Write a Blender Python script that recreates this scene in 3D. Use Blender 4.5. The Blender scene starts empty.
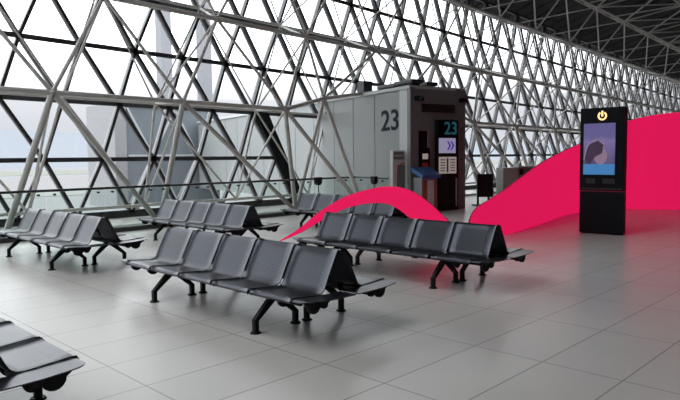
import bpy, bmesh, math, random
from mathutils import Vector, Matrix
random.seed(4)
S = bpy.context.scene
COL = S.collection

# ------------------------------------------------------------------ camera
PITCH, ROLL, YAW, FPX, EYE = 0.069, -0.0106, 0.7764, 617.6, 1.6
cf = Vector((math.cos(YAW)*math.cos(PITCH), math.sin(YAW)*math.cos(PITCH), -math.sin(PITCH)))
cr0 = Vector((math.sin(YAW), -math.cos(YAW), 0)); cu0 = cr0.cross(cf)
cr = math.cos(ROLL)*cr0 + math.sin(ROLL)*cu0
cu = math.cos(ROLL)*cu0 - math.sin(ROLL)*cr0
cam_data = bpy.data.cameras.new('camera'); cam = bpy.data.objects.new('camera', cam_data); COL.objects.link(cam)
cam_data.sensor_width = 36; cam_data.lens = FPX*36/680; cam_data.clip_end = 3000
cam.matrix_world = Matrix(((cr.x, cu.x, -cf.x, 0), (cr.y, cu.y, -cf.y, 0), (cr.z, cu.z, -cf.z, EYE), (0, 0, 0, 1)))
S.camera = cam

# ------------------------------------------------------------------ sky and exposure
world = bpy.data.worlds.new('overcast_sky'); S.world = world; world.use_nodes = True
bg = world.node_tree.nodes['Background']
bg.inputs[1].default_value = 3.0
wt = world.node_tree
wtc = wt.nodes.new('ShaderNodeTexCoord'); wsp = wt.nodes.new('ShaderNodeSeparateXYZ'); wr = wt.nodes.new('ShaderNodeValToRGB')
wt.links.new(wtc.outputs['Generated'], wsp.inputs[0]); wt.links.new(wsp.outputs['Z'], wr.inputs[0]); wt.links.new(wr.outputs[0], bg.inputs[0])
wr.color_ramp.elements[0].position = 0.05; wr.color_ramp.elements[0].color = (0.175, 0.178, 0.192, 1)     # hazy horizon
wr.color_ramp.elements[1].position = 0.17; wr.color_ramp.elements[1].color = (0.95, 0.98, 1.0, 1)
we = wr.color_ramp.elements.new(0.09); we.color = (0.20, 0.202, 0.212, 1)
S.view_settings.view_transform = 'Standard'; S.view_settings.look = 'None'
S.view_settings.gamma = 1; S.view_settings.use_curve_mapping = False
S.view_settings.exposure = 0.55
S.cycles.max_bounces = 10; S.cycles.diffuse_bounces = 5; S.cycles.transparent_max_bounces = 16
S.cycles.use_denoising = True
S.cycles.sample_clamp_indirect = 6

# ------------------------------------------------------------------ materials
def mat(name, color, rough=0.5, metal=0.0, spec=0.5, emit=None, estr=0.0, noise=0.0, nscale=8.0, bump=0.0):
    m = bpy.data.materials.new(name); m.use_nodes = True
    nt = m.node_tree; b = nt.nodes['Principled BSDF']
    b.inputs['Roughness'].default_value = rough; b.inputs['Metallic'].default_value = metal
    b.inputs['Specular IOR Level'].default_value = spec
    b.inputs['Base Color'].default_value = (*color, 1)
    tc = nt.nodes.new('ShaderNodeTexCoord'); n = nt.nodes.new('ShaderNodeTexNoise')
    n.inputs['Scale'].default_value = nscale; n.inputs['Detail'].default_value = 4
    nt.links.new(tc.outputs['Object'], n.inputs['Vector'])
    k = noise if noise else 0.06
    mx = nt.nodes.new('ShaderNodeMix'); mx.data_type = 'RGBA'
    mx.inputs[6].default_value = (*[c*(1-k) for c in color], 1)
    mx.inputs[7].default_value = (*[min(1, c*(1+k)) for c in color], 1)
    nt.links.new(n.outputs['Fac'], mx.inputs[0]); nt.links.new(mx.outputs[2], b.inputs['Base Color'])
    if emit:
        b.inputs['Emission Color'].default_value = (*emit, 1); b.inputs['Emission Strength'].default_value = estr
    return m

M = {}
M['steel'] = mat('painted_grey_steel', (0.60, 0.59, 0.56), 0.42)
M['mullion'] = mat('anthracite_aluminium', (0.032, 0.032, 0.036), 0.4)
M['mullion_cap'] = mat('light_grey_glazing_cap', (0.26, 0.26, 0.275), 0.45)
M['deck'] = mat('dark_roof_deck', (0.022, 0.022, 0.024), 0.8, nscale=1.0)
M['dark_wall'] = mat('hall_wall_paint', (0.08, 0.08, 0.08), 0.8)
M['black'] = mat('black_powder_coat', (0.009, 0.009, 0.011), 0.5, spec=0.2)
M['black_gloss'] = mat('black_lacquer', (0.006, 0.008, 0.011), 0.35, spec=0.15)
M['rail'] = mat('dark_handrail_steel', (0.06, 0.06, 0.065), 0.35, 0.4)
M['kerb'] = mat('dark_floor_kerb', (0.06, 0.06, 0.062), 0.6)
M['gate'] = mat('pale_grey_gate_panel', (0.295, 0.31, 0.31), 0.45, noise=0.04, nscale=0.7)
M['gate_seam'] = mat('panel_joint_grey', (0.20, 0.21, 0.21), 0.6)
M['gate_front'] = mat('dark_grey_gate_portal', (0.20, 0.21, 0.215), 0.5)
M['gate_trim'] = mat('light_grey_corner_trim', (0.55, 0.57, 0.57), 0.4)
M['grille'] = mat('brown_grey_grille', (0.065, 0.055, 0.05), 0.6)
M['numeral'] = mat('dark_slate_numeral', (0.012, 0.018, 0.026), 0.6, spec=0.1)
M['teal'] = mat('lit_teal_numeral', (0.02, 0.10, 0.13), 0.4, emit=(0.03, 0.16, 0.21), estr=0.25)
M['screen_white'] = mat('lit_lilac_screen', (0.3, 0.3, 0.38), 0.3, emit=(0.34, 0.33, 0.50), estr=0.42)
M['purple'] = mat('lit_violet_mark', (0.08, 0.03, 0.3), 0.4, emit=(0.09, 0.03, 0.35), estr=0.4)
M['notice'] = mat('beige_notice_added_glow', (0.55, 0.50, 0.46), 0.6, emit=(0.4, 0.36, 0.33), estr=0.35)  # unlit paper and print, brightened by an added glow
M['notice_ink'] = mat('dark_notice_print', (0.10, 0.10, 0.10), 0.6)
M['blue_ink'] = mat('blue_notice_print', (0.10, 0.25, 0.45), 0.6)
M['red'] = mat('red_sign_print', (0.45, 0.06, 0.03), 0.5)
M['blue'] = mat('blue_counter_top', (0.03, 0.11, 0.30), 0.35)
M['white'] = mat('white_laminate', (0.62, 0.62, 0.61), 0.45)
M['grey_cab'] = mat('grey_cabinet_laminate', (0.36, 0.36, 0.35), 0.5)
M['grey_cab2'] = mat('mid_grey_cabinet_side', (0.20, 0.20, 0.20), 0.5)
M['pink'] = mat('raspberry_pink_added_glow', (0.30, 0.004, 0.03), 0.6, spec=0.1, noise=0.02, emit=(0.58, 0.0075, 0.075), estr=0.775)  # glow added to keep the pink even; the ribbon is no lamp
M['screen_blue'] = mat('lit_blue_banner', (0.02, 0.08, 0.2), 0.3, emit=(0.05, 0.19, 0.42), estr=0.6)
M['orange'] = mat('lit_amber_logo', (0.9, 0.5, 0.2), 0.4, emit=(1.0, 0.60, 0.25), estr=1.1)
M['slot'] = mat('dark_grey_slot', (0.015, 0.016, 0.019), 0.5)
M['pale_coat'] = mat('lit_pale_figure', (0.3, 0.2, 0.3), 0.5, emit=(0.20, 0.14, 0.20), estr=0.45)
M['dark_coat'] = mat('lit_dark_figure', (0.05, 0.03, 0.06), 0.5, emit=(0.03, 0.018, 0.04), estr=0.5)  # darker figure in the advert picture
M['apron'] = mat('apron_concrete', (0.115, 0.111, 0.115), 0.9, noise=0.06, nscale=0.05)
M['grass'] = mat('airfield_grass', (0.105, 0.112, 0.088), 0.95, noise=0.1, nscale=0.05)
M['taxiway'] = mat('pale_taxiway_strip', (0.135, 0.131, 0.126), 0.9)
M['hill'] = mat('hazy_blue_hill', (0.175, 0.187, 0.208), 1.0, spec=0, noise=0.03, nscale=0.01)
M['pylon'] = mat('light_grey_pylon', (0.235, 0.235, 0.255), 0.6)
M['bridge'] = mat('blue_grey_bridge_glazing', (0.15, 0.17, 0.19), 0.3)
M['bridge_bar'] = mat('pale_bridge_bar', (0.40, 0.41, 0.42), 0.5)
M['bridge_wall'] = mat('off_white_bridge_cladding', (0.26, 0.26, 0.27), 0.6)

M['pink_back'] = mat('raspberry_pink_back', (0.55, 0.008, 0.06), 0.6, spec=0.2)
def screen_material():
    m = bpy.data.materials.new('lit_violet_advert'); m.use_nodes = True
    nt = m.node_tree; b = nt.nodes['Principled BSDF']
    tc = nt.nodes.new('ShaderNodeTexCoord'); sp = nt.nodes.new('ShaderNodeSeparateXYZ')
    nt.links.new(tc.outputs['Generated'], sp.inputs[0])
    n = nt.nodes.new('ShaderNodeTexNoise'); n.inputs['Scale'].default_value = 2.6
    nt.links.new(tc.outputs['Generated'], n.inputs['Vector'])
    ad = nt.nodes.new('ShaderNodeMath'); ad.operation = 'MULTIPLY_ADD'; ad.inputs[1].default_value = 0.5
    nt.links.new(n.outputs['Fac'], ad.inputs[0]); nt.links.new(sp.outputs['Z'], ad.inputs[2])
    r = nt.nodes.new('ShaderNodeValToRGB')
    r.color_ramp.elements[0].position = 0.25; r.color_ramp.elements[0].color = (0.015, 0.011, 0.03, 1)
    r.color_ramp.elements[1].position = 1.15 if False else 1.0; r.color_ramp.elements[1].color = (0.085, 0.075, 0.19, 1)
    e = r.color_ramp.elements.new(0.85); e.color = (0.14, 0.11, 0.25, 1)
    nt.links.new(ad.outputs[0], r.inputs[0])
    b.inputs['Base Color'].default_value = (0.02, 0.02, 0.03, 1); b.inputs['Roughness'].default_value = 0.2
    nt.links.new(r.outputs[0], b.inputs['Emission Color']); b.inputs['Emission Strength'].default_value = 0.85
    return m
M['advert'] = screen_material()

def glass_material(name, tint, refl):
    m = bpy.data.materials.new(name); m.use_nodes = True
    nt = m.node_tree; nt.nodes.remove(nt.nodes['Principled BSDF'])
    out = nt.nodes['Material Output']
    t = nt.nodes.new('ShaderNodeBsdfTransparent'); t.inputs[0].default_value = (*tint, 1)
    g = nt.nodes.new('ShaderNodeBsdfGlossy'); g.inputs['Roughness'].default_value = 0.02
    lw = nt.nodes.new('ShaderNodeLayerWeight'); lw.inputs[0].default_value = 0.5
    pw = nt.nodes.new('ShaderNodeMath'); pw.operation = 'POWER'; pw.inputs[1].default_value = 5
    fr = nt.nodes.new('ShaderNodeMath'); fr.operation = 'MULTIPLY_ADD'; fr.inputs[1].default_value = 0.9; fr.inputs[2].default_value = refl
    nt.links.new(lw.outputs['Facing'], pw.inputs[0]); nt.links.new(pw.outputs[0], fr.inputs[0])
    mx = nt.nodes.new('ShaderNodeMixShader')
    nt.links.new(fr.outputs[0], mx.inputs[0]); nt.links.new(t.outputs[0], mx.inputs[1]); nt.links.new(g.outputs[0], mx.inputs[2])
    nt.links.new(mx.outputs[0], out.inputs[0])
    return m
M['glass'] = glass_material('clear_facade_glass', (0.95, 0.965, 0.97), 0.02)
M['rail_glass'] = glass_material('greenish_balustrade_glass', (0.90, 0.945, 0.93), 0.02)

TILE_X, TILE_Y = 1.1826, 0.6028
def floor_material():
    m = bpy.data.materials.new('grey_porcelain_tiles'); m.use_nodes = True
    nt = m.node_tree; b = nt.nodes['Principled BSDF']; L = nt.links.new
    tc = nt.nodes.new('ShaderNodeTexCoord'); mp = nt.nodes.new('ShaderNodeMapping')
    mp.inputs['Location'].default_value = (-0.8949+30*TILE_X, -5.7953+60*TILE_Y, 0)
    L(tc.outputs['Object'], mp.inputs['Vector'])
    br = nt.nodes.new('ShaderNodeTexBrick'); L(mp.outputs[0], br.inputs['Vector'])
    br.offset = 0; br.squash = 1
    br.inputs['Scale'].default_value = 1; br.inputs['Brick Width'].default_value = TILE_X; br.inputs['Row Height'].default_value = TILE_Y
    br.inputs['Mortar Size'].default_value = 0.006; br.inputs['Mortar Smooth'].default_value = 0.1
    br.inputs['Color1'].default_value = (0.615, 0.585, 0.56, 1); br.inputs['Color2'].default_value = (0.65, 0.618, 0.592, 1)
    br.inputs['Mortar'].default_value = (0.27, 0.26, 0.255, 1)
    n = nt.nodes.new('ShaderNodeTexNoise'); n.inputs['Scale'].default_value = 1.2; n.inputs['Detail'].default_value = 5
    L(tc.outputs['Object'], n.inputs['Vector'])
    mr = nt.nodes.new('ShaderNodeMapRange'); mr.inputs[3].default_value = 0.9; mr.inputs[4].default_value = 1.1
    L(n.outputs['Fac'], mr.inputs[0])
    mx = nt.nodes.new('ShaderNodeMix'); mx.data_type = 'RGBA'; mx.blend_type = 'MULTIPLY'; mx.inputs[0].default_value = 1
    L(br.outputs['Color'], mx.inputs[6]); L(mr.outputs[0], mx.inputs[7]); L(mx.outputs[2], b.inputs['Base Color'])
    rr = nt.nodes.new('ShaderNodeMapRange'); rr.inputs[3].default_value = 0.25; rr.inputs[4].default_value = 0.36
    L(n.outputs['Fac'], rr.inputs[0]); L(rr.outputs[0], b.inputs['Roughness'])
    b.inputs['Specular IOR Level'].default_value = 0.42
    return m
M['floor'] = floor_material()

def perforated_material():
    # steel sheet with staggered round holes; the rim (UV inside the margin) stays plain
    m = bpy.data.materials.new('perforated_grey_steel_sheet'); m.use_nodes = True
    nt = m.node_tree; b = nt.nodes['Principled BSDF']; L = nt.links.new
    uv = nt.nodes.new('ShaderNodeUVMap'); sp = nt.nodes.new('ShaderNodeSeparateXYZ'); L(uv.outputs[0], sp.inputs[0])
    def math_(op, a, bb):
        n = nt.nodes.new('ShaderNodeMath'); n.operation = op
        for i, v in ((0, a), (1, bb)):
            if v is None: continue
            if isinstance(v, (int, float)): n.inputs[i].default_value = v
            else: L(v, n.inputs[i])
        return n.outputs[0]
    u, v = sp.outputs['X'], sp.outputs['Y']          # metres
    k = 2*math.pi/0.034
    su = math_('SINE', math_('MULTIPLY', math_('ADD', u, v), k), None)
    sv = math_('SINE', math_('MULTIPLY', math_('SUBTRACT', u, v), k), None)
    hole = math_('GREATER_THAN', math_('MULTIPLY', su, sv), 0.30)
    ins_u = math_('LESS_THAN', math_('ABSOLUTE', u, None), 0.255)
    in1 = math_('GREATER_THAN', v, 0.07); in2 = math_('LESS_THAN', v, 0.80)
    inside = math_('MULTIPLY', math_('MULTIPLY', in1, in2), ins_u)
    h = math_('MULTIPLY', hole, inside)
    mx = nt.nodes.new('ShaderNodeMix'); mx.data_type = 'RGBA'
    mx.inputs[6].default_value = (0.066, 0.070, 0.085, 1); mx.inputs[7].default_value = (0.016, 0.016, 0.02, 1)
    L(h, mx.inputs[0]); L(mx.outputs[2], b.inputs['Base Color'])
    b.inputs['Roughness'].default_value = 0.29; b.inputs['Metallic'].default_value = 0.75
    return m
M['seat'] = perforated_material()

# ------------------------------------------------------------------ mesh helpers
class MB:
    def __init__(s): s.v = []; s.f = []; s.uv = {}
    def box(s, x0, x1, y0, y1, z0, z1):
        n = len(s.v)
        s.v += [(x, y, z) for z in (z0, z1) for y in (y0, y1) for x in (x0, x1)]
        s.f += [tuple(n+i for i in q) for q in ((0,2,3,1),(4,5,7,6),(0,1,5,4),(2,6,7,3),(0,4,6,2),(1,3,7,5))]
        return s
    def bar(s, a, b, w, d, side=Vector((0, 1, 0))):
        # rectangular bar a->b, depth d along `side`, width w across
        a, b = Vector(a), Vector(b); t = (b-a).normalized(); c = t.cross(side).normalized(); sd = c.cross(t).normalized()
        n = len(s.v)
        for p in (a, b):
            for i, j in ((-1,-1),(1,-1),(1,1),(-1,1)): s.v.append(tuple(p + c*(i*w/2) + sd*(j*d/2)))
        s.f += [tuple(n+i for i in q) for q in ((0,3,2,1),(4,5,6,7),(0,1,5,4),(1,2,6,5),(2,3,7,6),(3,0,4,7))]
        return s
    def tube(s, a, b, r0, r1=None, k=8):
        r1 = r0 if r1 is None else r1
        a, b = Vector(a), Vector(b); t = (b-a).normalized()
        ref = Vector((0,0,1)) if abs(t.z) < 0.9 else Vector((1,0,0))
        c = t.cross(ref).normalized(); d = c.cross(t)
        n = len(s.v)
        for p, r in ((a, r0), (b, r1)):
            for i in range(k):
                an = 2*math.pi*i/k; s.v.append(tuple(p + c*(r*math.cos(an)) + d*(r*math.sin(an))))
        for i in range(k):
            j = (i+1) % k; s.f.append((n+i, n+j, n+k+j, n+k+i))
        s.f.append(tuple(n+i for i in reversed(range(k)))); s.f.append(tuple(n+k+i for i in range(k)))
        return s
    def ball(s, p, r, k=8, m=6):
        n = len(s.v); p = Vector(p)
        s.v.append(tuple(p+Vector((0,0,r))))
        for i in range(1, m):
            th = math.pi*i/m
            for j in range(k):
                ph = 2*math.pi*j/k; s.v.append(tuple(p+Vector((r*math.sin(th)*math.cos(ph), r*math.sin(th)*math.sin(ph), r*math.cos(th)))))
        s.v.append(tuple(p-Vector((0,0,r)))); e = len(s.v)-1
        for j in range(k): s.f.append((n, n+1+j, n+1+(j+1)%k)); s.f.append((e, e-k+(j+1)%k, e-k+j))
        for i in range(m-2):
            for j in range(k):
                a0 = n+1+i*k; s.f.append((a0+j, a0+k+j, a0+k+(j+1)%k, a0+(j+1)%k))
        return s
    def prism(s, pts, axis, h0, h1):
        # polygon pts (2-D) extruded along axis between h0 and h1
        n = len(s.v); k = len(pts)
        for h in (h0, h1):
            for p, q in pts:
                s.v.append({'x': (h, p, q), 'y': (p, h, q), 'z': (p, q, h)}[axis])
        s.f.append(tuple(n+i for i in range(k))); s.f.append(tuple(n+k+i for i in reversed(range(k))))
        for i in range(k):
            j = (i+1) % k; s.f.append((n+j, n+i, n+k+i, n+k+j))
        return s
    def mesh(s, name, material, smooth=False, bevel=0):
        me = bpy.data.meshes.new(name); me.from_pydata(s.v, [], s.f); me.update()
        bm = bmesh.new(); bm.from_mesh(me)
        if bevel:
            bmesh.ops.bevel(bm, geom=bm.edges[:], offset=bevel, segments=2, affect='EDGES', profile=0.5)
        bmesh.ops.recalc_face_normals(bm, faces=bm.faces[:]); bm.to_mesh(me); bm.free()
        me.materials.append(material)
        if smooth:
            for p in me.polygons: p.use_smooth = True
            me.set_sharp_from_angle(angle=math.radians(40))
        return me
    def build(s, name, material, parent=None, smooth=False, bevel=0):
        return link(name, s.mesh(name, material, smooth, bevel), parent)

def link(name, me, parent=None):
    o = bpy.data.objects.new(name, me); COL.objects.link(o)
    if parent: o.parent = parent
    return o
def tag(o, label, cat, group=None):
    o['label'] = label; o['category'] = cat
    if group: o['group'] = group
    return o
def thing(name, label, cat, loc=(0,0,0), rz=0, group=None):
    o = link(name, None); o.location = loc; o.rotation_euler = (0, 0, rz)
    return tag(o, label, cat, group)
def struct(o): o['kind'] = 'structure'; return o
def copy_tree(o, parent=None):
    c = o.copy(); COL.objects.link(c)
    if parent: c.parent = parent
    for ch in list(o.children): copy_tree(ch, c)
    return c
def text_obj(name, body, size, material, parent, loc, xdir, updir, depth=0.006, wide=1.0):
    cu_ = bpy.data.curves.new(name, 'FONT'); cu_.body = body; cu_.size = size; cu_.extrude = depth
    cu_.align_x = 'CENTER'; cu_.align_y = 'CENTER'; cu_.resolution_u = 6; cu_.offset = 0.012*size
    t = bpy.data.objects.new('tmp', cu_); COL.objects.link(t)
    me = bpy.data.meshes.new_from_object(t.evaluated_get(bpy.context.evaluated_depsgraph_get()))
    bpy.data.objects.remove(t)
    me.name = name; me.materials.clear(); me.materials.append(material)
    o = link(name, me, parent)
    x = Vector(xdir); u = Vector(updir); z = x.cross(u)
    x = x*wide
    o.matrix_local = Matrix(((x.x, u.x, z.x, loc[0]), (x.y, u.y, z.y, loc[1]), (x.z, u.z, z.z, loc[2]), (0,0,0,1)))
    return o

# the building's eaves come down gently towards its far end
def eave(x, z): return 1.6 + (z-1.6)*(1-0.0047*(max(x, -20)-7)) if z > 1.6 else z

# ------------------------------------------------------------------ setting: floor, ceiling, hall walls
struct(MB().box(-22, 112, -30, 17.0, -0.4, 0.0).build('floor', M['floor']))

prof = [(17.2, 9.65), (15.5, 10.40), (12.2, 11.65), (9, 12.6), (5, 13.2), (0, 13.6), (-30, 13.6)]
xs = [-22, -16, 3, 20, 60, 112]
SKY_X, SKY_Y = 1, (2, 3)                # unseen roof opening added for fill: bay 1 along, strips 2 and 3 across
mb = MB()
for dz in (0, 0.5):
    for x in xs:
        for y, z in prof: mb.v.append((x, y, eave(x, z)+dz))
k = len(prof); off = k*len(xs)
for i in range(len(xs)-1):
    for j in range(k-1):
        if i == SKY_X and j in SKY_Y: continue
        a = i*k+j; mb.f.append((a, a+1, a+k+1, a+k)); mb.f.append((off+a, off+a+k, off+a+k+1, off+a+1))
for i in range(len(xs)-1):
    for j in (0, k-1): a = i*k+j; mb.f.append((a, a+k, off+a+k, off+a))
for j in range(k-1):
    for i in (0, len(xs)-1): a = i*k+j; mb.f.append((a, off+a, off+a+1, a+1))
ceil = struct(mb.build('ceiling', M['deck']))
fill_opening = MB()  # pane over the added opening, out of view
for j in SKY_Y:
    (y0, z0), (y1, z1) = prof[j], prof[j+1]; n = len(fill_opening.v)
    fill_opening.v += [(-16, y0, eave(-16, z0)+0.25), (3, y0, eave(3, z0)+0.25), (3, y1, eave(3, z1)+0.25), (-16, y1, eave(-16, z1)+0.25)]; fill_opening.f.append((n, n+1, n+2, n+3))
struct(fill_opening.build('added_roof_opening', M['glass']))
ribs = MB()
for i in range(0, 90):
    x = 17 + i*1.0
    for j in range(len(prof)-2):
        (y0, z0), (y1, z1) = prof[j], prof[j+1]
        ribs.bar((x, y0, eave(x, z0)-0.03), (x, y1, eave(x, z1)-0.03), 0.12, 0.08, Vector((0,0,1)))
ribs.build('deck_rib', M['deck'], ceil)
struct(MB().box(-22.3, -22, -30, 17.0, -0.4, 15.2).build('wall_back', M['dark_wall']))
struct(MB().box(-22, 112, -30.3, -30, -0.4, 14.4).build('wall_right', M['dark_wall']))
struct(MB().box(112, 112.3, -30, 17.0, -0.4, 9).build('wall_far', M['dark_wall']))

# ------------------------------------------------------------------ gate box frame (used to leave its opening in the glass)
G0 = Vector((14.1, 11.0, 0)); GA = math.atan2(-0.25, 0.968); GW, GH, GL = 2.05, 3.6, 19.0
def in_gate(p, pad=0.0):
    d = Vector(p)-G0; u = d.x*math.cos(GA)+d.y*math.sin(GA); t = -d.x*math.sin(GA)+d.y*math.cos(GA)
    return -pad < u < GW+pad and -pad < t < GL and p[2] < GH+pad

# ------------------------------------------------------------------ glass wall with triangular mullions
YG = 16.3
ROWZ = [0.10, 1.61, 3.12, 4.62, 6.08, 7.62, 9.78]
ROWX = [5.18, 5.92, 6.44, 6.96, 7.60, 8.20, 8.80]
GP = 1.51
IN_, OUT_ = Vector((0, -0.04, 0)), Vector((0, 0.09, 0))     # dark inner profile, light outer glazing cap
def in_opening(p):
    # the triangular panes left out where the gate box passes through the wall
    return p.z < 3.0 and 12.45+(3.12-p.z)*0.60+0.12 < p.x < 15.6
def gnode(r, m): x = ROWX[r]+GP*m; return Vector((x, YG, eave(x, ROWZ[r])))
wall = struct(link('wall_left', None)); 
gb = MB()
gx = [-22, 0, 20, 40, 60, 80, 112]
for a, b in zip(gx[:-1], gx[1:]):
    n = len(gb.v); gb.v += [(a, YG+0.03, 0), (b, YG+0.03, 0), (b, YG+0.03, eave(b, 9.98)), (a, YG+0.03, eave(a, 9.98))]; gb.f.append((n, n+1, n+2, n+3))
gb.build('glass', M['glass'], wall)
for r in range(7):
    w = 0.115 if r else 0.2
    mb = MB()
    for a, b in zip(range(-18, 68), range(-17, 69)):
        p, q = gnode(r, a), gnode(r, b)
        if in_gate((p+q)/2) or in_opening((p+q)/2): continue
        mb.bar(p+IN_, q+IN_, w, 0.09)
    mb.build('horizontal_mullion', M['mullion'], wall)
for m in range(-18, 69):
    for d in (0, 1):                                   # leaning one way, then the other
        mb = MB(); cap = MB(); mm = m
        for r in range(6):
            q = mm if d == 0 else mm-1
            if not (-18 <= q <= 68): break
            p0, p1 = gnode(r, mm), gnode(r+1, q)
            if not (in_gate((p0+p1)/2) or in_opening((p0+p1)/2)): (mb.bar(p0+IN_, p1+IN_, 0.085, 0.09), cap.bar(p0+OUT_, p1+OUT_, 0.045, 0.08))
            mm = q
        if mb.v: cap.build('glazing_cap', M['mullion_cap'], mb.build('diagonal_mullion', M['mullion'], wall))
cp = MB().bar(gnode(2, 4)+Vector((0.25, -0.16, 0.1)), gnode(0, 6)+Vector((0.2, -0.16, -0.1)), 0.46, 0.10); cp.build('closing_panel', M['black'], wall)
struct(MB().box(-22, 14.3, 13.02, 13.3, 0.0, 0.10).build('trim_1', M['kerb']))

# ------------------------------------------------------------------ tubular space frame inside the glass, turning into the roof
def extend(lst, lo, hi, p0, p1):
    l = list(lst)
    for _ in range(lo): l.insert(0, l[0]-p0)
    for _ in range(hi): l.append(l[-1]+p1)
    return l
LO, HI = 6, 18
Bx = extend([6.29, 9.25, 12.31, 15.39, 18.51, 21.66, 24.98, 28.47], LO, HI, 3.05, 3.45)
Ax = extend([5.10, 8.20, 11.47, 13.0, 17.3, 21.17, 24.50, 28.22], LO, HI, 3.1, 3.45)
Fx = extend([4.07, 7.51, 11.85, 14.0, 19.3, 22.8, 26.3, 29.8], LO, HI, 3.2, 3.45)
Tx = extend([7.75, 10.8, 14.0, 17.2, 20.37, 23.2, 26.31, 29.81], LO, HI, 3.05, 3.55)
Rx = extend([7.9, 11.0, 14.3, 17.4, 20.6, 23.6, 26.6, 30.0], LO, HI, 3.05, 3.55)
M0x = extend([5.4, 8.49, 11.6, 14.7, 17.9, 21.1, 24.4, 27.8], LO, HI, 3.07, 3.4)
M1x = extend([6.32, 8.89, 12.46, 15.6, 18.8, 22.0, 25.3, 28.7], LO, HI, 3.07, 3.4)
M2x = extend([7.38, 10.45, 13.53, 16.64, 19.66, 22.9, 26.2, 29.7], LO, HI, 3.07, 3.4)
M3x = extend([6.0, 9.0, 12.1, 15.3, 18.5, 21.8, 25.1, 28.6], LO, HI, 3.07, 3.45)
N = len(Bx); YI, YO = 13.4, 16.0
def row(xs_, y, z): return [Vector((x, y, eave(x, z))) for x in xs_]
F_ = row(Fx, 13.45, 0.06); A_ = row(Ax, YI, 3.0); B_ = row(Bx, YI, 5.18); T_ = row(Tx, YI, 7.75); R_ = row(Rx, 12.2, 9.45)
A_[LO+3] = Vector((13.0, YI, 3.36)); A_[LO+4] = Vector((17.3, YI, 4.0)); F_[LO+3] = Vector((13.95, 12.75, 0.06))
M0 = row(M0x, YO, 0.32); M1 = row(M1x, YO, 3.18); M2 = row(M2x, YO, 6.12); M3 = row(M3x, 15.9, 8.9)
roof_in = [R_]; 
for (y, z, s) in ((9.6, 10.35, 1), (6.6, 11.05, 0), (3.4, 11.5, 1), (0.2, 11.8, 0), (-3.2, 11.9, 1), (-6.6, 11.9, 0), (-10, 11.9, 1)):
    roof_in.append(row([x+(1.7 if s else 0) for x in Rx], y, z))
roof_out = []
for (y, z, s) in ((13.6, 10.3, 1), (11.0, 11.35, 0), (8.1, 12.25, 1), (5.0, 12.75, 0), (1.8, 13.0, 1), (-1.5, 13.15, 0), (-5, 13.2, 1), (-8.4, 13.2, 0)):
    roof_out.append(row([x+(1.7 if s else 0) for x in Rx], y, z))
TUBES = []            # (name, a, b, radius)
def tb(name, a, b, r):
    if (a-b).length > 9: return
    mid = (a+b)/2
    if in_gate(mid, 0.02): return
    TUBES.append((name, a, b, r))
def chord(row_, r):
    for i in range(N-1): tb('chord_tube', row_[i], row_[i+1], r)
chord(A_, 0.058); chord(B_, 0.062); chord(T_, 0.05); chord(M1, 0.035); chord(M2, 0.045); chord(M3, 0.04); chord(M0, 0.045)
for i in range(N-1):
    if i not in (LO+2, LO+3): tb('chord_tube', F_[i], F_[i+1], 0.05)
for i in range(N):
    # legs down from the first inner nodes
    tb('leg_tube', A_[i], F_[i], 0.066)
    if i+1 < N: tb('leg_tube', A_[i], F_[i+1], 0.06)
    if i == LO+3: tb('leg_tube', A_[i], F_[i-1], 0.055)
    # inner lattice
    tb('brace_tube', A_[i], B_[i], 0.042)
    if i: tb('brace_tube', A_[i], B_[i-1], 0.042)
    tb('brace_tube', B_[i], T_[i], 0.036)
    if i: tb('brace_tube', B_[i], T_[i-1], 0.036)
    tb('brace_tube', T_[i], R_[i], 0.036)
    if i: tb('brace_tube', T_[i], R_[i-1], 0.036)
    # outer lattice
    tb('brace_tube', M0[i], M1[i], 0.035)
    if i+1 < N: tb('brace_tube', M0[i+1], M1[i], 0.035)
    tb('brace_tube', M1[i], M2[i], 0.026)
    if i: tb('brace_tube', M1[i], M2[i-1], 0.026)
    tb('brace_tube', M2[i], M3[i], 0.026)
    if i+1 < N: tb('brace_tube', M2[i], M3[i+1], 0.026)
    # webs between the layers
    tb('web_tube', A_[i], M1[i], 0.035); tb('web_tube', A_[i], M0[i], 0.03)
    tb('web_tube', B_[i], M2[i], 0.035); tb('web_tube', B_[i], M1[i], 0.03)
    tb('web_tube', T_[i], M3[i], 0.03); tb('web_tube', T_[i], M2[i], 0.026)
    if i+1 < N: tb('web_tube', T_[i], M3[i+1], 0.03)
    tb('web_tube', R_[i], M3[i], 0.028)
for ri, rw in enumerate(roof_in):
    chord(rw, 0.036)
    if ri+1 < len(roof_in):
        nx = roof_in[ri+1]; sh = 1 if ri % 2 else -1
        for i in range(N):
            tb('brace_tube', rw[i], nx[i], 0.04)
            for d in (sh, -sh):
                if 0 <= i+d < N: tb('brace_tube', rw[i], nx[i+d], 0.034)
for ri, rw in enumerate(roof_out):
    chord(rw, 0.03)
    for i in range(N):
        tb('web_tube', roof_in[ri][i], rw[i], 0.032)
        if ri+1 < len(roof_in): tb('web_tube', roof_in[ri+1][i], rw[i], 0.032)
        if i+1 < N: tb('web_tube', roof_in[ri][i+1], rw[i], 0.032)
frame = thing('space_frame', 'grey tubular steel space frame rising along the glass wall and over into the dark roof', 'space frame', (5.0, 13.4, 0))
fo = Vector((5.0, 13.4, 0))
def shown(p):
    d = p-Vector((0,0,EYE)); z = d.dot(cf)
    if z < 1: return 0
    x = FPX*d.dot(cr)/z; y = FPX*d.dot(cu)/z
    return 1/z if abs(x) < 345 and abs(y) < 205 else 0
PER = {'chord_tube': 95, 'brace_tube': 98, 'web_tube': 98, 'leg_tube': 40}
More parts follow.
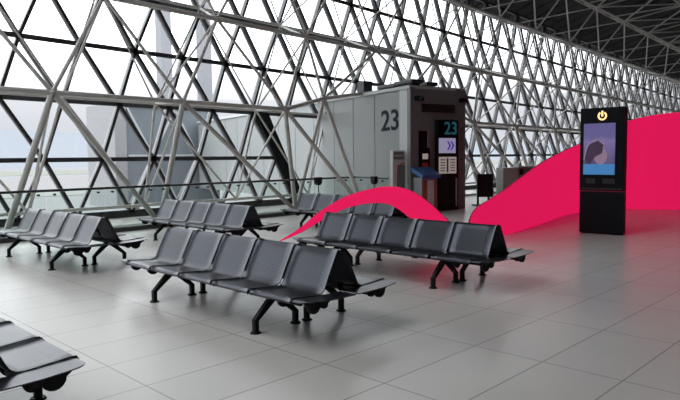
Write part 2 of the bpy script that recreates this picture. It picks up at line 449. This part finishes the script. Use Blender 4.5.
for kind in PER:
    items = [t for t in TUBES if t[0] == kind]
    items.sort(key=lambda t: -(shown(t[1])+shown(t[2])+shown((t[1]+t[2])/2))*t[3]*(t[1]-t[2]).length)
    rest = MB()
    for i, (nm, a, b, r) in enumerate(items):
        if i < PER[kind]: MB().tube(a-fo, b-fo, r, k=10).build(nm, M['steel'], frame, True)
        else: rest.tube(a-fo, b-fo, r, k=6)
    if rest.v: rest.build(kind, M['steel'], frame, True)['kind'] = 'stuff'
nodes = [(p, 0.085) for rw in (A_, B_) for p in rw] + [(p, 0.075) for rw in [T_]+roof_in for p in rw] + [(p, 0.065) for rw in (M0, M1, M2, M3, F_) for p in rw if not in_gate(p)]
nodes.sort(key=lambda t: -shown(t[0])*t[1]); rest = MB()
for i, (p, r) in enumerate(nodes):
    if i < 90: MB().ball(p-fo, r).build('node_ball', M['steel'], frame, True)
    else: rest.ball(p-fo, r)
rest.build('node_ball', M['steel'], frame, True)['kind'] = 'stuff'

# ------------------------------------------------------------------ outdoors
struct(MB().box(-300, 900, 17.6, 260, -5.6, -5.2).build('ground', M['apron']))
def strip(name, y0, y1, m, z): 
    return struct(MB().box(-300, 900, y0, y1, z-0.1, z).build(name, m))
strip('taxiway', 120, 150, M['taxiway'], -5.1)
strip('airfield_grass', 300, 420, M['grass'], -5.15)
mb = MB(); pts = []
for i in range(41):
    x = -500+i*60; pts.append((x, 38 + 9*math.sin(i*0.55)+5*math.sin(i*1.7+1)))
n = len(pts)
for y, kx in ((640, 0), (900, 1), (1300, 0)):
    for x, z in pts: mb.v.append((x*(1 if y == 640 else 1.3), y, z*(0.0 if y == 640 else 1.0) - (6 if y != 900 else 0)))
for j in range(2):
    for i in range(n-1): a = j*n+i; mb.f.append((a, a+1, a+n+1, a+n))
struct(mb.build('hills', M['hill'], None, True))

for x, lab in ((19.7, 'light grey pylon outside the glass, left of the two'), (22.55, 'light grey pylon outside the glass, right of the two')):
    p = thing('pylon', lab, 'pylon', (x, 34.2, -5.2), 0, 'pylons outside the glass wall')
    MB().box(-0.36, 0.36, -0.36, 0.36, 0, 22).build('shaft', M['pylon'], p, bevel=0.04)
    MB().box(-0.7, 0.7, -0.7, 0.7, 0, 0.5).build('base', M['pylon'], p)

jb = thing('jet_bridge', 'blue-grey glazed boarding bridge standing outside behind the glass wall', 'jet bridge', (14.75, 29.6, -5.2))
MB().box(0, 5.6, 0, 3.0, 4.5, 9.5).build('glazed_cabin', M['bridge'], jb)
MB().box(-0.6, 0.02, -0.1, 3.1, 4.4, 9.6).build('end_cladding', M['bridge_wall'], jb)
MB().box(-0.05, 5.65, -0.1, 3.1, 9.5, 9.75).build('roof', M['bridge_wall'], jb)
for (a, b) in (((0.1, 4.6), (2.8, 9.4)), ((2.8, 4.6), (0.1, 9.4)), ((2.8, 4.6), (5.5, 9.4)), ((5.5, 4.6), (2.8, 9.4)), ((0.1, 7.0), (5.5, 7.0))):
    MB().bar((a[0], -0.06, a[1]), (b[0], -0.06, b[1]), 0.1, 0.1).build('truss_bar', M['bridge_bar'], jb)
for x in (1.0, 4.6): MB().box(x-0.25, x+0.25, 1.2, 1.7, 0, 4.5).build('support_leg', M['bridge_wall'], jb)

# ------------------------------------------------------------------ gate 23 box
gate = thing('gate_box', 'pale grey boarding gate box with a big dark 23 on its side', 'boarding gate', G0, GA)
MB().box(0.03, GW-0.03, 0.10, GL, 0.0, GH-0.06).build('body', M['gate'], gate)
MB().box(-0.03, GW+0.03, 0.0, GL, GH-0.06, GH+0.03).build('roof', M['gate_trim'], gate)
MB().box(-0.012, 0.16, -0.02, 0.13, 0.0, GH-0.02).build('corner_trim', M['gate_front'], gate)
MB().box(0.0, 0.04, 0.13, 0.52, 0.0, GH-0.06).build('corner_trim', M['gate_trim'], gate)
for t in (0.54, 1.85, 3.1, 4.35, 5.8, 7.3, 8.8, 10.3, 11.8, 13.3, 14.8):
    MB().box(0.022, 0.06, t-0.012, t+0.012, 0.0, GH-0.06).build('panel_joint', M['gate_seam'], gate)
text_obj('gate_number', '23', 0.86, M['numeral'], gate, (0.024, 1.02, 2.66), (0, -1, 0), (0, 0, 1), 0.006, 1.12)
fr = MB(); fr.box(0.16, 0.28, -0.02, 0.1, 0, GH-0.06); fr.box(0.65, 1.72, -0.02, 0.1, 0, GH-0.06); fr.box(0.28, 0.65, -0.02, 0.1, 2.34, GH-0.06)
fr.build('front_panel', M['gate_front'], gate)
MB().box(1.72, GW+0.02, -0.03, 0.12, 0, GH-0.02).build('end_post', M['gate_front'], gate)
MB().box(0.28, 0.65, 0.05, 0.1, 0, 2.34).build('door_recess', M['black'], gate)
g = MB().box(0.39, 1.64, -0.05, -0.02, 2.88, 3.12).build('vent_grille', M['grille'], gate)
for i in range(6): MB().box(0.41, 1.62, -0.06, -0.05, 2.90+i*0.037, 2.915+i*0.037).build('slat', M['black'], g)
for x in (0.22, 1.9):
    c = MB().box(x-0.09, x+0.09, -0.16, -0.02, 3.2, 3.32).build('camera_bracket', M['black'], gate)
    MB().tube((x, -0.16, 3.26), (x, -0.30, 3.22), 0.05, k=12).build('camera_lens', M['black'], c, True)
for z in (1.2, 1.5, 1.8, 2.1, 2.4): MB().tube((1.9, -0.03, z), (1.9, -0.045, z), 0.02, k=10).build('indicator', M['black_gloss'], gate)
for i, (t, x, l) in enumerate(((3.1, 0.5, 0.5), (1.9, 0.7, 0.95), (0.8, 0.55, 0.9), (1.1, 1.4, 0.8))):
    u = thing('roof_fan', ['small dark fan unit on the gate box roof, farthest from its front', 'long dark fan unit on the gate box roof, second from the back',
              'dark fan unit on the gate box roof above the side number', 'dark fan unit on the gate box roof above the lit number'][i], 'fan unit',
              G0 + Matrix.Rotation(GA, 3, 'Z') @ Vector((x, t, GH+0.03)), GA, 'fan units on the gate box roof')
    for sx in (-0.12, 0.12): MB().box(sx-0.03, sx+0.03, -l/2+0.1, l/2-0.1, 0, 0.14).build('foot', M['black'], u)
    if i == 0: MB().box(-0.17, 0.17, -0.2, 0.2, 0.1, 0.46).build('housing', M['mullion'], u, bevel=0.02)
    else: MB().box(-0.22, 0.22, -l/2, l/2, 0.12, 0.24).build('housing', M['mullion'], u, bevel=0.03)

def gworld(u, t, z=0): return G0 + Matrix.Rotation(GA, 3, 'Z') @ Vector((u, t, z))
tot = thing('gate_totem', 'tall black sign totem with lit teal 23, screen and notices on the gate box front', 'sign totem', gworld(0.87, -0.16), GA)
MB().box(0, 0.81, 0, 0.13, 0, 2.66).build('body', M['black'], tot, bevel=0.01)
MB().box(0.04, 0.77, -0.012, 0.0, 2.16, 2.63).build('number_panel', M['black_gloss'], tot)
text_obj('gate_number', '23', 0.52, M['teal'], tot, (0.50, -0.016, 2.40), (1, 0, 0), (0, 0, 1), 0.003)
sc = MB().box(0.05, 0.68, -0.02, 0.0, 1.69, 2.13).build('screen', M['screen_white'], tot)
mb = MB()
for dx in (0, 0.13): mb.prism([(0.34+dx, 1.78), (0.40+dx, 1.78), (0.50+dx, 1.91), (0.40+dx, 2.04), (0.34+dx, 2.04), (0.43+dx, 1.91)], 'y', -0.026, -0.021)
mb.build('arrow_mark', M['purple'], sc)
nb = MB().box(0.05, 0.71, -0.02, 0.0, 1.09, 1.58).build('notice_board', M['notice'], tot)
for i in range(5):
    MB().box(0.10, 0.27, -0.024, -0.02, 1.16+i*0.08, 1.19+i*0.08).build('notice_line', M['notice_ink'], nb)
    MB().box(0.47, 0.66, -0.024, -0.02, 1.16+i*0.08, 1.19+i*0.08).build('notice_line', M['notice_ink'], nb)
MB().box(0.33, 0.40, -0.024, -0.02, 1.13, 1.54).build('notice_stripe', M['blue_ink'], nb)
MB().box(0.70, 0.74, -0.02, 0.0, 0.1, 0.95).build('edge_strip', M['gate_trim'], tot)

rd = thing('door_sign', 'narrow dark sign with red and white print in the gate doorway', 'sign', gworld(0.30, -0.09), GA)
MB().box(0, 0.34, 0, 0.05, 0, 1.85).build('board', M['black_gloss'], rd)
MB().box(0.07, 0.27, -0.01, 0, 1.52, 1.68).build('white_print', M['notice'], rd)
MB().box(0.07, 0.27, -0.01, 0, 1.20, 1.42).build('red_print', M['red'], rd)

# white baggage gauge in front of the gate's side wall
wg = thing('baggage_gauge', 'white standing sign with dark header and red curved line by the gate corner', 'sign stand', gworld(-0.44, 0.25), GA)
MB().box(0, 0.42, 0, 0.14, 0, 1.78).build('board', M['white'], wg, bevel=0.02)
MB().box(0.03, 0.39, -0.012, 0, 1.52, 1.74).build('header', M['grey_cab2'], wg)
MB().box(0.16, 0.42, -0.014, 0, 0.1, 1.36).build('dark_panel', M['grey_cab2'], wg)
mb = MB(); ar = [(0.15, 0.2), (0.15, 0.9), (0.16, 1.2), (0.20, 1.33), (0.28, 1.39), (0.40, 1.41)]
for p, q in zip(ar[:-1], ar[1:]): mb.bar((p[0], -0.018, p[1]), (q[0], -0.018, q[1]), 0.03, 0.01)
mb.build('red_curve', M['red'], wg)
for i in range(5): MB().box(0.06+i*0.063, 0.10+i*0.063, -0.02, -0.012, 1.60, 1.66).build('header_mark', M['white'], wg)

bc = thing('boarding_counter', 'small boarding counter with sloped blue top before the gate doorway', 'counter', gworld(-0.08, -0.62), GA)
MB().box(0.04, 0.60, 0.05, 0.42, 0, 1.0).build('body', M['grey_cab2'], bc)
MB().prism([(-0.04, 0.98), (0.46, 1.16), (0.46, 1.30), (-0.04, 1.08)], 'x', 0, 0.66).build('blue_top', M['blue'], bc)
MB().box(0.24, 0.47, 0.03, 0.05, 0.2, 0.93).build('white_panel', M['white'], bc)
MB().box(0.09, 0.20, 0.03, 0.05, 0.2, 0.93).build('red_panel', M['red'], bc)
MB().box(0.49, 0.55, 0.03, 0.05, 0.2, 0.93).build('red_panel', M['red'], bc)

# ------------------------------------------------------------------ next gate's desk, right of the gate box
mo = thing('standing_screen', 'black portrait display on a floor stand right of the gate box', 'display', (17.35, 10.55, 0), -0.70)
MB().box(-0.24, 0.28, -0.04, 0.04, 0.28, 1.02).build('display', M['black'], mo, bevel=0.01)
for x in (-0.19, 0.16): MB().box(x-0.03, x+0.03, 0.045, 0.09, 0.03, 0.9).build('post', M['black'], mo)
MB().box(-0.34, 0.3, -0.2, 0.25, 0, 0.04).build('base', M['black'], mo)
cb = thing('gate_desk', 'grey gate desk cabinet behind the pink ribbon', 'desk', (18.0, 10.25, 0), -0.72)
MB().box(0, 0.5, 0, 0.7, 0, 1.2).build('side_cabinet', M['grey_cab'], cb, bevel=0.01)
MB().box(0.5, 1.9, 0.05, 0.7, 0, 1.2).build('body', M['grey_cab2'], cb)
MB().box(0.5, 1.95, -0.02, 0.72, 1.2, 1.25).build('top', M['grey_cab'], cb)
MB().box(0.56, 0.68, 0.03, 0.05, 0.98, 1.15).build('socket_plate', M['black'], cb)
MB().box(0.78, 1.3, 0.03, 0.05, 0.5, 1.0).build('monitor_opening', M['black'], cb)

# ------------------------------------------------------------------ glass railing
rl = thing('glass_railing', 'glass balustrade with dark handrail along the foot of the glass wall', 'railing', (4.8, 13.15, 0))
ox = 4.8
MB().tube((-16-ox, 0, 0.98), (14.1-ox, 0, 0.98), 0.028, k=12).ball((14.1-ox, 0, 0.98), 0.03).tube((14.1-ox, 0, 0.98), (13.68-ox, -1.65, 0.98), 0.028, k=12).build('handrail', M['rail'], rl, True)
MB().bar((14.1-ox, 0.007, 0.525), (13.68-ox, -1.65, 0.525), 0.85, 0.014, Vector((1, 0, 0))).build('glass_panel', M['rail_glass'], rl)
for cy in (-0.3, -1.4): MB().tube((14.1-ox+cy*0.2545-0.05, cy, 0.895), (14.1-ox+cy*0.2545+0.03, cy, 0.895), 0.022, k=10).build('clamp', M['black'], rl, True)
x = 4.8-1.24*12
while x < 14.0:
    x1 = min(x+1.24, 14.08)
    MB().box(x+0.008-ox, x1-0.008-ox, 0.0, 0.014, 0.10, 0.95).build('glass_panel', M['rail_glass'], rl)
    for cx in (x+0.16, x1-0.16):
        if x > 1.5: MB().tube((cx-ox, -0.05, 0.895), (cx-ox, 0.03, 0.895), 0.022, k=10).build('clamp', M['black'], rl, True)
    x += 1.24
for px, lab in ((12.35, 'small dark socket box on the railing, the farther left one'), (13.71, 'small dark socket box on the railing, nearer the gate corner')):
    s = thing('socket_box', lab, 'socket box', (px, 13.04 if px < 13 else 12.02, 0.93), 0 if px < 13 else -1.82, 'socket boxes hung on the railing')
    MB().prism([(-0.11, 0.10), (0.11, 0.10), (0.11, -0.06), (0.05, -0.13), (-0.05, -0.13), (-0.11, -0.06)], 'y', -0.08, 0.03).build('housing', M['black'], s)
    mb = MB(); cp = [(0, -0.12), (0.01, -0.3), (0.06, -0.5), (0.02, -0.7), (0.03, -0.90)]
    for p, q in zip(cp[:-1], cp[1:]): mb.tube((p[0], -0.03, p[1]), (q[0], -0.03, q[1]), 0.014, k=8)
    mb.build('cable', M['black'], s, True)

# ------------------------------------------------------------------ double-sided airport benches
PITCH_S, SW = 0.597, 0.568
sprof = [(-0.600, 0.362), (-0.612, 0.385), (-0.600, 0.402), (-0.56, 0.405), (-0.50, 0.399), (-0.40, 0.391), (-0.310, 0.383), (-0.258, 0.388), (-0.222, 0.410),
         (-0.200, 0.445), (-0.170, 0.51), (-0.123, 0.60), (-0.077, 0.69), (-0.047, 0.742), (-0.026, 0.758), (-0.014, 0.752)]
def seat_mesh(sign):
    bm = bmesh.new(); uvl = bm.loops.layers.uv.new('UVMap')
    cols = [-1, -0.94, -0.6, -0.2, 0.2, 0.6, 0.94, 1]
    arc = [0]
    for a, b in zip(sprof[:-1], sprof[1:]): arc.append(arc[-1]+math.hypot(b[0]-a[0], b[1]-a[1]))
    inset = {0: 0.010, 1: 0.008, 2: 0.004, 14: 0.006, 15: 0.012}
    g = []
    for i, (x, z) in enumerate(sprof):
        w = SW/2-inset.get(i, 0); r_ = []
        for c in cols:
            lift = 0.010 if abs(c) == 1 else 0.0           # rolled side edges
            nx, nz = 0, 0
            a = sprof[max(0, i-1)]; b = sprof[min(len(sprof)-1, i+1)]
            tx, tz = b[0]-a[0], b[1]-a[1]; l = math.hypot(tx, tz); nx, nz = -tz/l, tx/l
            yy = c*w
            r_.append(bm.verts.new((sign*(x+nx*lift), yy, z+nz*lift)))
        g.append(r_)
    for i in range(len(g)-1):
        for j in range(len(cols)-1):
            f = bm.faces.new((g[i][j], g[i][j+1], g[i+1][j+1], g[i+1][j])); f.smooth = True
            for lp, (ii, jj) in zip(f.loops, ((i, j), (i, j+1), (i+1, j+1), (i+1, j))): lp[uvl].uv = (cols[jj]*SW/2, arc[ii])
    bmesh.ops.recalc_face_normals(bm, faces=bm.faces[:])
    bmesh.ops.solidify(bm, geom=bm.faces[:], thickness=0.007)
    bmesh.ops.recalc_face_normals(bm, faces=bm.faces[:])
    me = bpy.data.meshes.new('seat'); bm.to_mesh(me); bm.free()
    for p in me.polygons: p.use_smooth = True
    me.set_sharp_from_angle(angle=math.radians(50))
    me.materials.append(M['seat']); return me
seat_me = {s: seat_mesh(s) for s in (-1, 1)}
def wing_mesh(s, e):
    # flat perforated end plate beyond the last backrest, its front corner rounded
    bm = bmesh.new(); uvl = bm.loops.layers.uv.new('UVMap'); W = 0.20
    zs = [(-0.605, 0.388), (-0.597, 0.401), (-0.57, 0.404), (-0.54, 0.402), (-0.46, 0.397), (-0.34, 0.389), (-0.2, 0.386), (-0.02, 0.386)]
    ws = [0.10, 0.14, 0.175, 0.19, W, W, W, W]; g = []
    for (x, z), w in zip(zs, ws):
        g.append([bm.verts.new((s*x, e*(HALF-0.012+w*t), z)) for t in (0, 0.5, 1)])
    for i in range(len(g)-1):
        for j in range(2):
            f = bm.faces.new((g[i][j], g[i][j+1], g[i+1][j+1], g[i+1][j]))
            for lp in f.loops: lp[uvl].uv = (abs(lp.vert.co.y)-HALF-0.09, 0.62+lp.vert.co.x*s)
    bmesh.ops.recalc_face_normals(bm, faces=bm.faces[:])
    if bm.faces[0].normal.z < 0: bmesh.ops.reverse_faces(bm, faces=bm.faces[:])
    bmesh.ops.solidify(bm, geom=bm.faces[:], thickness=0.008)
    me = bpy.data.meshes.new('end_plate'); bm.to_mesh(me); bm.free(); me.materials.append(M['seat']); return me
HALF = 5*PITCH_S/2
wing_me = {(s, e): wing_mesh(s, e) for s in (-1, 1) for e in (-1, 1)}
HALF = 5*PITCH_S/2
def leg_mesh(s):
    mb = MB(); w = 0.045
    for fx, sgn in ((-0.56, -1), (-0.075, 1)):
        ax = -0.315
        # tapered slanting arm from the beam, then a short upright to the foot
        top = [(ax+sgn*0.0-0.055, 0.335), (ax+0.055, 0.335)]
        if sgn < 0: poly = [(ax-0.06, 0.33), (ax+0.04, 0.33), (ax-0.02, 0.27), (fx+0.024, 0.115), (fx+0.022, 0.012), (fx-0.022, 0.012), (fx-0.024, 0.125)]
        else: poly = [(ax-0.04, 0.33), (ax+0.06, 0.33), (fx+0.024, 0.125), (fx+0.022, 0.012), (fx-0.022, 0.012), (fx-0.024, 0.115), (ax+0.02, 0.27)]
        mb.prism([(s*p, q) for p, q in poly], 'y', -w/2, w/2)
    return mb.mesh('leg', M['black'])
def pad_mesh(s, fx):
    return MB().tube((s*fx, 0, 0.0), (s*fx, 0, 0.014), 0.055, 0.045, k=16).mesh('foot_pad', M['black'], True)
leg_me = {s: leg_mesh(s) for s in (-1, 1)}
pad_me = {(s, fx): pad_mesh(s, fx) for s in (-1, 1) for fx in (-0.56, -0.075)}
def bracket_mesh(s):
    pts = [(-0.545, 0.386), (-0.53, 0.352), (-0.505, 0.335)]
    for cx, cz, r in ((-0.43, 0.332, 0.072), (-0.31, 0.332, 0.045)):
        for k_ in range(0, 9):
            a = math.pi + math.pi*k_/8; pts.append((cx+r*math.cos(a), cz+r*math.sin(a)*0.95))
    pts += [(-0.25, 0.34), (-0.25, 0.37), (-0.36, 0.376), (-0.47, 0.386)]
    return MB().prism([(s*p, q) for p, q in pts], 'y', -0.014, 0.014).mesh('end_bracket', M['black'])
br_me = {s: bracket_mesh(s) for s in (-1, 1)}
beam_me = {s: MB().box(*sorted((s*-0.35, s*-0.28)), -HALF-0.10, HALF+0.10, 0.305, 0.372).mesh('beam', M['black'], bevel=0.008) for s in (-1, 1)}
rail_me = {s: MB().box(*sorted((s*-0.575, s*-0.545)), -HALF-0.06, HALF+0.06, 0.355, 0.383).mesh('front_rail', M['black']) for s in (-1, 1)}
clamp_me = {s: MB().tube((s*-0.50, -0.035, 0.36), (s*-0.50, 0.035, 0.36), 0.035, k=12).mesh('seat_clamp', M['black'], True) for s in (-1, 1)}
strap_me = {s: MB().bar((s*-0.19, 0, 0.445), (s*-0.048, 0, 0.725), 0.02, 0.03).mesh('joint_strip', M['black']) for s in (-1, 1)}
def make_bench(label):
    t = thing('airport_bench', label, 'bench', (0,0,0), 0, 'double-sided benches in the waiting hall')
    for s in (1, -1):
        for i in range(5):
            o = link('seat', seat_me[s], t); o.location = (0, -HALF+PITCH_S*(i+0.5), 0)
        for e_ in (-1, 1): link('end_plate', wing_me[(s, e_)], t)
        link('beam', beam_me[s], t); link('front_rail', rail_me[s], t)
        for y in (-0.92, 0.92):
            l = link('leg', leg_me[s], t); l.location = (0, y, 0)
            for fx in (-0.56, -0.075): link('foot_pad', pad_me[(s, fx)], l)
        for y in (-HALF-0.07, -HALF+0.32, HALF-0.32, HALF+0.07):
            b = link('end_bracket', br_me[s], t); b.location = (0, y, 0)
        for i in range(5):
            c = link('seat_clamp', clamp_me[s], t); c.location = (0, -HALF+PITCH_S*(i+0.5), 0)
        for i in range(1, 5):
                        c = link('joint_strip', strap_me[s], t); c.location = (0, -HALF+PITCH_S*i, 0)
    return t
spots = [((3.98, 5.38), 'double-sided perforated steel bench in the middle of the floor, front centre'),
         ((3.98, 10.20), 'double-sided perforated bench at left beside the glass railing, backs catching the daylight'),
         ((6.64, 5.32), 'dark double-sided bench whose backs hide the foot of the pink ribbon'),
         ((6.66, 10.20), 'double-sided bench close to the railing, directly behind the front centre bench'),
         ((9.90, 9.50), 'farthest double-sided bench, under the pink arch before the gate box'),
         ((0.90, 5.22), 'nearest bench, only its bright seat corners showing at the bottom left')]
proto = make_bench(spots[0][1])
for i, ((x, y), lab) in enumerate(spots):
    o = proto if i == 0 else copy_tree(proto)
    o.location = (x, y, 0); o['label'] = lab

# ------------------------------------------------------------------ pink ribbon sculpture
rib = [(7.50, 9.02, 0.0, 0.012), (7.64, 8.56, 0.20, 0.29), (7.77, 8.15, 0.43, 0.61), (7.93, 7.67, 0.68, 0.89), (8.08, 7.20, 0.79, 1.04), (8.20, 6.84, 0.775, 1.09),
       (8.31, 6.49, 0.56, 1.03), (8.42, 6.16, 0.26, 0.82), (8.53, 5.86, 0.0, 0.53), (8.68, 5.52, 0.0, 0.18), (9.10, 5.55, 0.0, 0.05), (9.70, 6.10, 0.0, 0.06), (10.02, 6.42, 0.0, 0.30),
       (10.25, 6.44, 0.0, 0.57), (10.71, 6.38, 0.0, 0.75), (11.11, 6.37, 0.0, 0.87), (11.55, 6.37, 0.0, 1.02), (13.48, 6.71, 0.0, 1.42), (15.6, 7.15, 0, 1.70), (17.01, 7.28, 0.0, 1.93),
       (18.02, 7.04, 0.0, 2.24), (18.72, 6.68, 0.0, 2.55), (19.10, 6.07, 0.0, 2.72), (19.60, 5.30, 0.0, 2.80), (20.2, 4.2, 0.0, 2.84), (20.8, 3.0, 0, 2.85)]
def cr_spline(p, k_):
    out = []
    for i in range(len(p)-1):
        p0 = p[max(0, i-1)]; p1 = p[i]; p2 = p[i+1]; p3 = p[min(len(p)-1, i+2)]
        for j in range(k_):
            t = j/k_
            out.append(tuple(0.5*(2*b + (c-a)*t + (2*a-5*b+4*c-d)*t*t + (3*b-a-3*c+d)*t**3) for a, b, c, d in zip(p0, p1, p2, p3)))
    out.append(p[-1]); return out
pts = cr_spline(rib, 6); mb = MB()
for i, (x, y, zb, zt) in enumerate(pts):
    a = pts[max(0, i-1)]; b = pts[min(len(pts)-1, i+1)]
    t = Vector((b[0]-a[0], b[1]-a[1], 0)).normalized(); nrm = Vector((-t.y, t.x, 0))*0.02
    zb = max(zb, 0.0); zt = max(zt, zb+0.01)
    mb.v += [(x+nrm.x, y+nrm.y, zb), (x-nrm.x, y-nrm.y, zb), (x-nrm.x, y-nrm.y, zt), (x+nrm.x, y+nrm.y, zt)]
for i in range(len(pts)-1):
    for j in range(4): a = i*4+j; b = i*4+(j+1) % 4; mb.f.append((a, b, b+4, a+4))
mb.f.append((0, 1, 2, 3)); e = len(mb.v); mb.f.append((e-4, e-1, e-2, e-3))
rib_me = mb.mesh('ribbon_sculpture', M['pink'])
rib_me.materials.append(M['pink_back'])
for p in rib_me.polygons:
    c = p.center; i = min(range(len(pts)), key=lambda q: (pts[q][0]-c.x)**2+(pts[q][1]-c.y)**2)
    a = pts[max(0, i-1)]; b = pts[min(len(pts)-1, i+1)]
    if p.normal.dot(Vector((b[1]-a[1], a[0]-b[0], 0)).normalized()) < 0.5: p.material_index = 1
    p.use_smooth = False
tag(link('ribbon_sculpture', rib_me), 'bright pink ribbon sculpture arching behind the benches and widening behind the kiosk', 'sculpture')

# ------------------------------------------------------------------ information kiosk
ks = thing('information_kiosk', 'tall black information kiosk with lit screen and amber logo standing on the right', 'kiosk', (12.455, 4.915, 0), -math.pi/2+0.06)
MB().box(-0.43, 0.43, 0.02, 0.16, 0.02, 0.86).build('lower_panel', M['black_gloss'], ks, bevel=0.006)
MB().box(-0.43, 0.43, 0.0, 0.16, 0.87, 2.53).build('upper_panel', M['black_gloss'], ks, bevel=0.006)
MB().box(-0.40, 0.40, 0.04, 0.15, 0.0, 0.03).build('plinth', M['black'], ks)
sc = MB().box(-0.355, 0.255, -0.008, 0.0, 1.20, 2.22).build('screen', M['advert'], ks)
MB().box(-0.355, 0.255, -0.012, -0.008, 1.20, 1.41).build('blue_banner', M['screen_blue'], sc)
mb = MB(); mb.prism([(-0.02+0.13*math.cos(a*math.pi/8), 1.57+0.17*math.sin(a*math.pi/8)) for a in range(16)], 'y', -0.011, -0.008)
mb.build('advert_figure', M['pale_coat'], sc)
mb = MB(); mb.prism([(-0.33, 1.55), (-0.25, 1.80), (-0.08, 1.88), (0.05, 1.78), (0.0, 1.62), (-0.12, 1.56), (-0.22, 1.42), (-0.30, 1.42)], 'y', -0.014, -0.011)
mb.build('advert_figure', M['dark_coat'], sc)
mb = MB(); hp = [(-0.34, 1.50), (-0.29, 1.76), (-0.20, 1.86), (-0.05, 1.90), (0.06, 1.80), (0.03, 1.72)]
for p, q in zip(hp[:-1], hp[1:]): mb.bar((p[0], -0.017, p[1]), (q[0], -0.017, q[1]), 0.022, 0.005)
mb.build('advert_outline', M['pale_coat'], sc)
lg = MB(); cz, R0, R1 = 2.365, 0.058, 0.088
arc_pts = [math.radians(90+32+i*(296/24)) for i in range(25)]
for a, b in zip(arc_pts[:-1], arc_pts[1:]):
    lg.prism([(R0*math.cos(a), cz+R0*math.sin(a)), (R1*math.cos(a), cz+R1*math.sin(a)), (R1*math.cos(b), cz+R1*math.sin(b)), (R0*math.cos(b), cz+R0*math.sin(b))], 'y', -0.012, 0.0)
lg.box(-0.016, 0.016, -0.012, 0.0, cz-0.01, cz+0.10)
lg.build('power_logo', M['orange'], ks)
for x0, x1 in ((-0.30, -0.12), (0.03, 0.26)): MB().box(x0, x1, -0.012, 0.0, 1.02, 1.12).build('service_slot', M['slot'], ks)
MB().box(-0.40, 0.40, -0.02, 0.0, 0.90, 0.93).build('shelf_edge', M['slot'], ks)
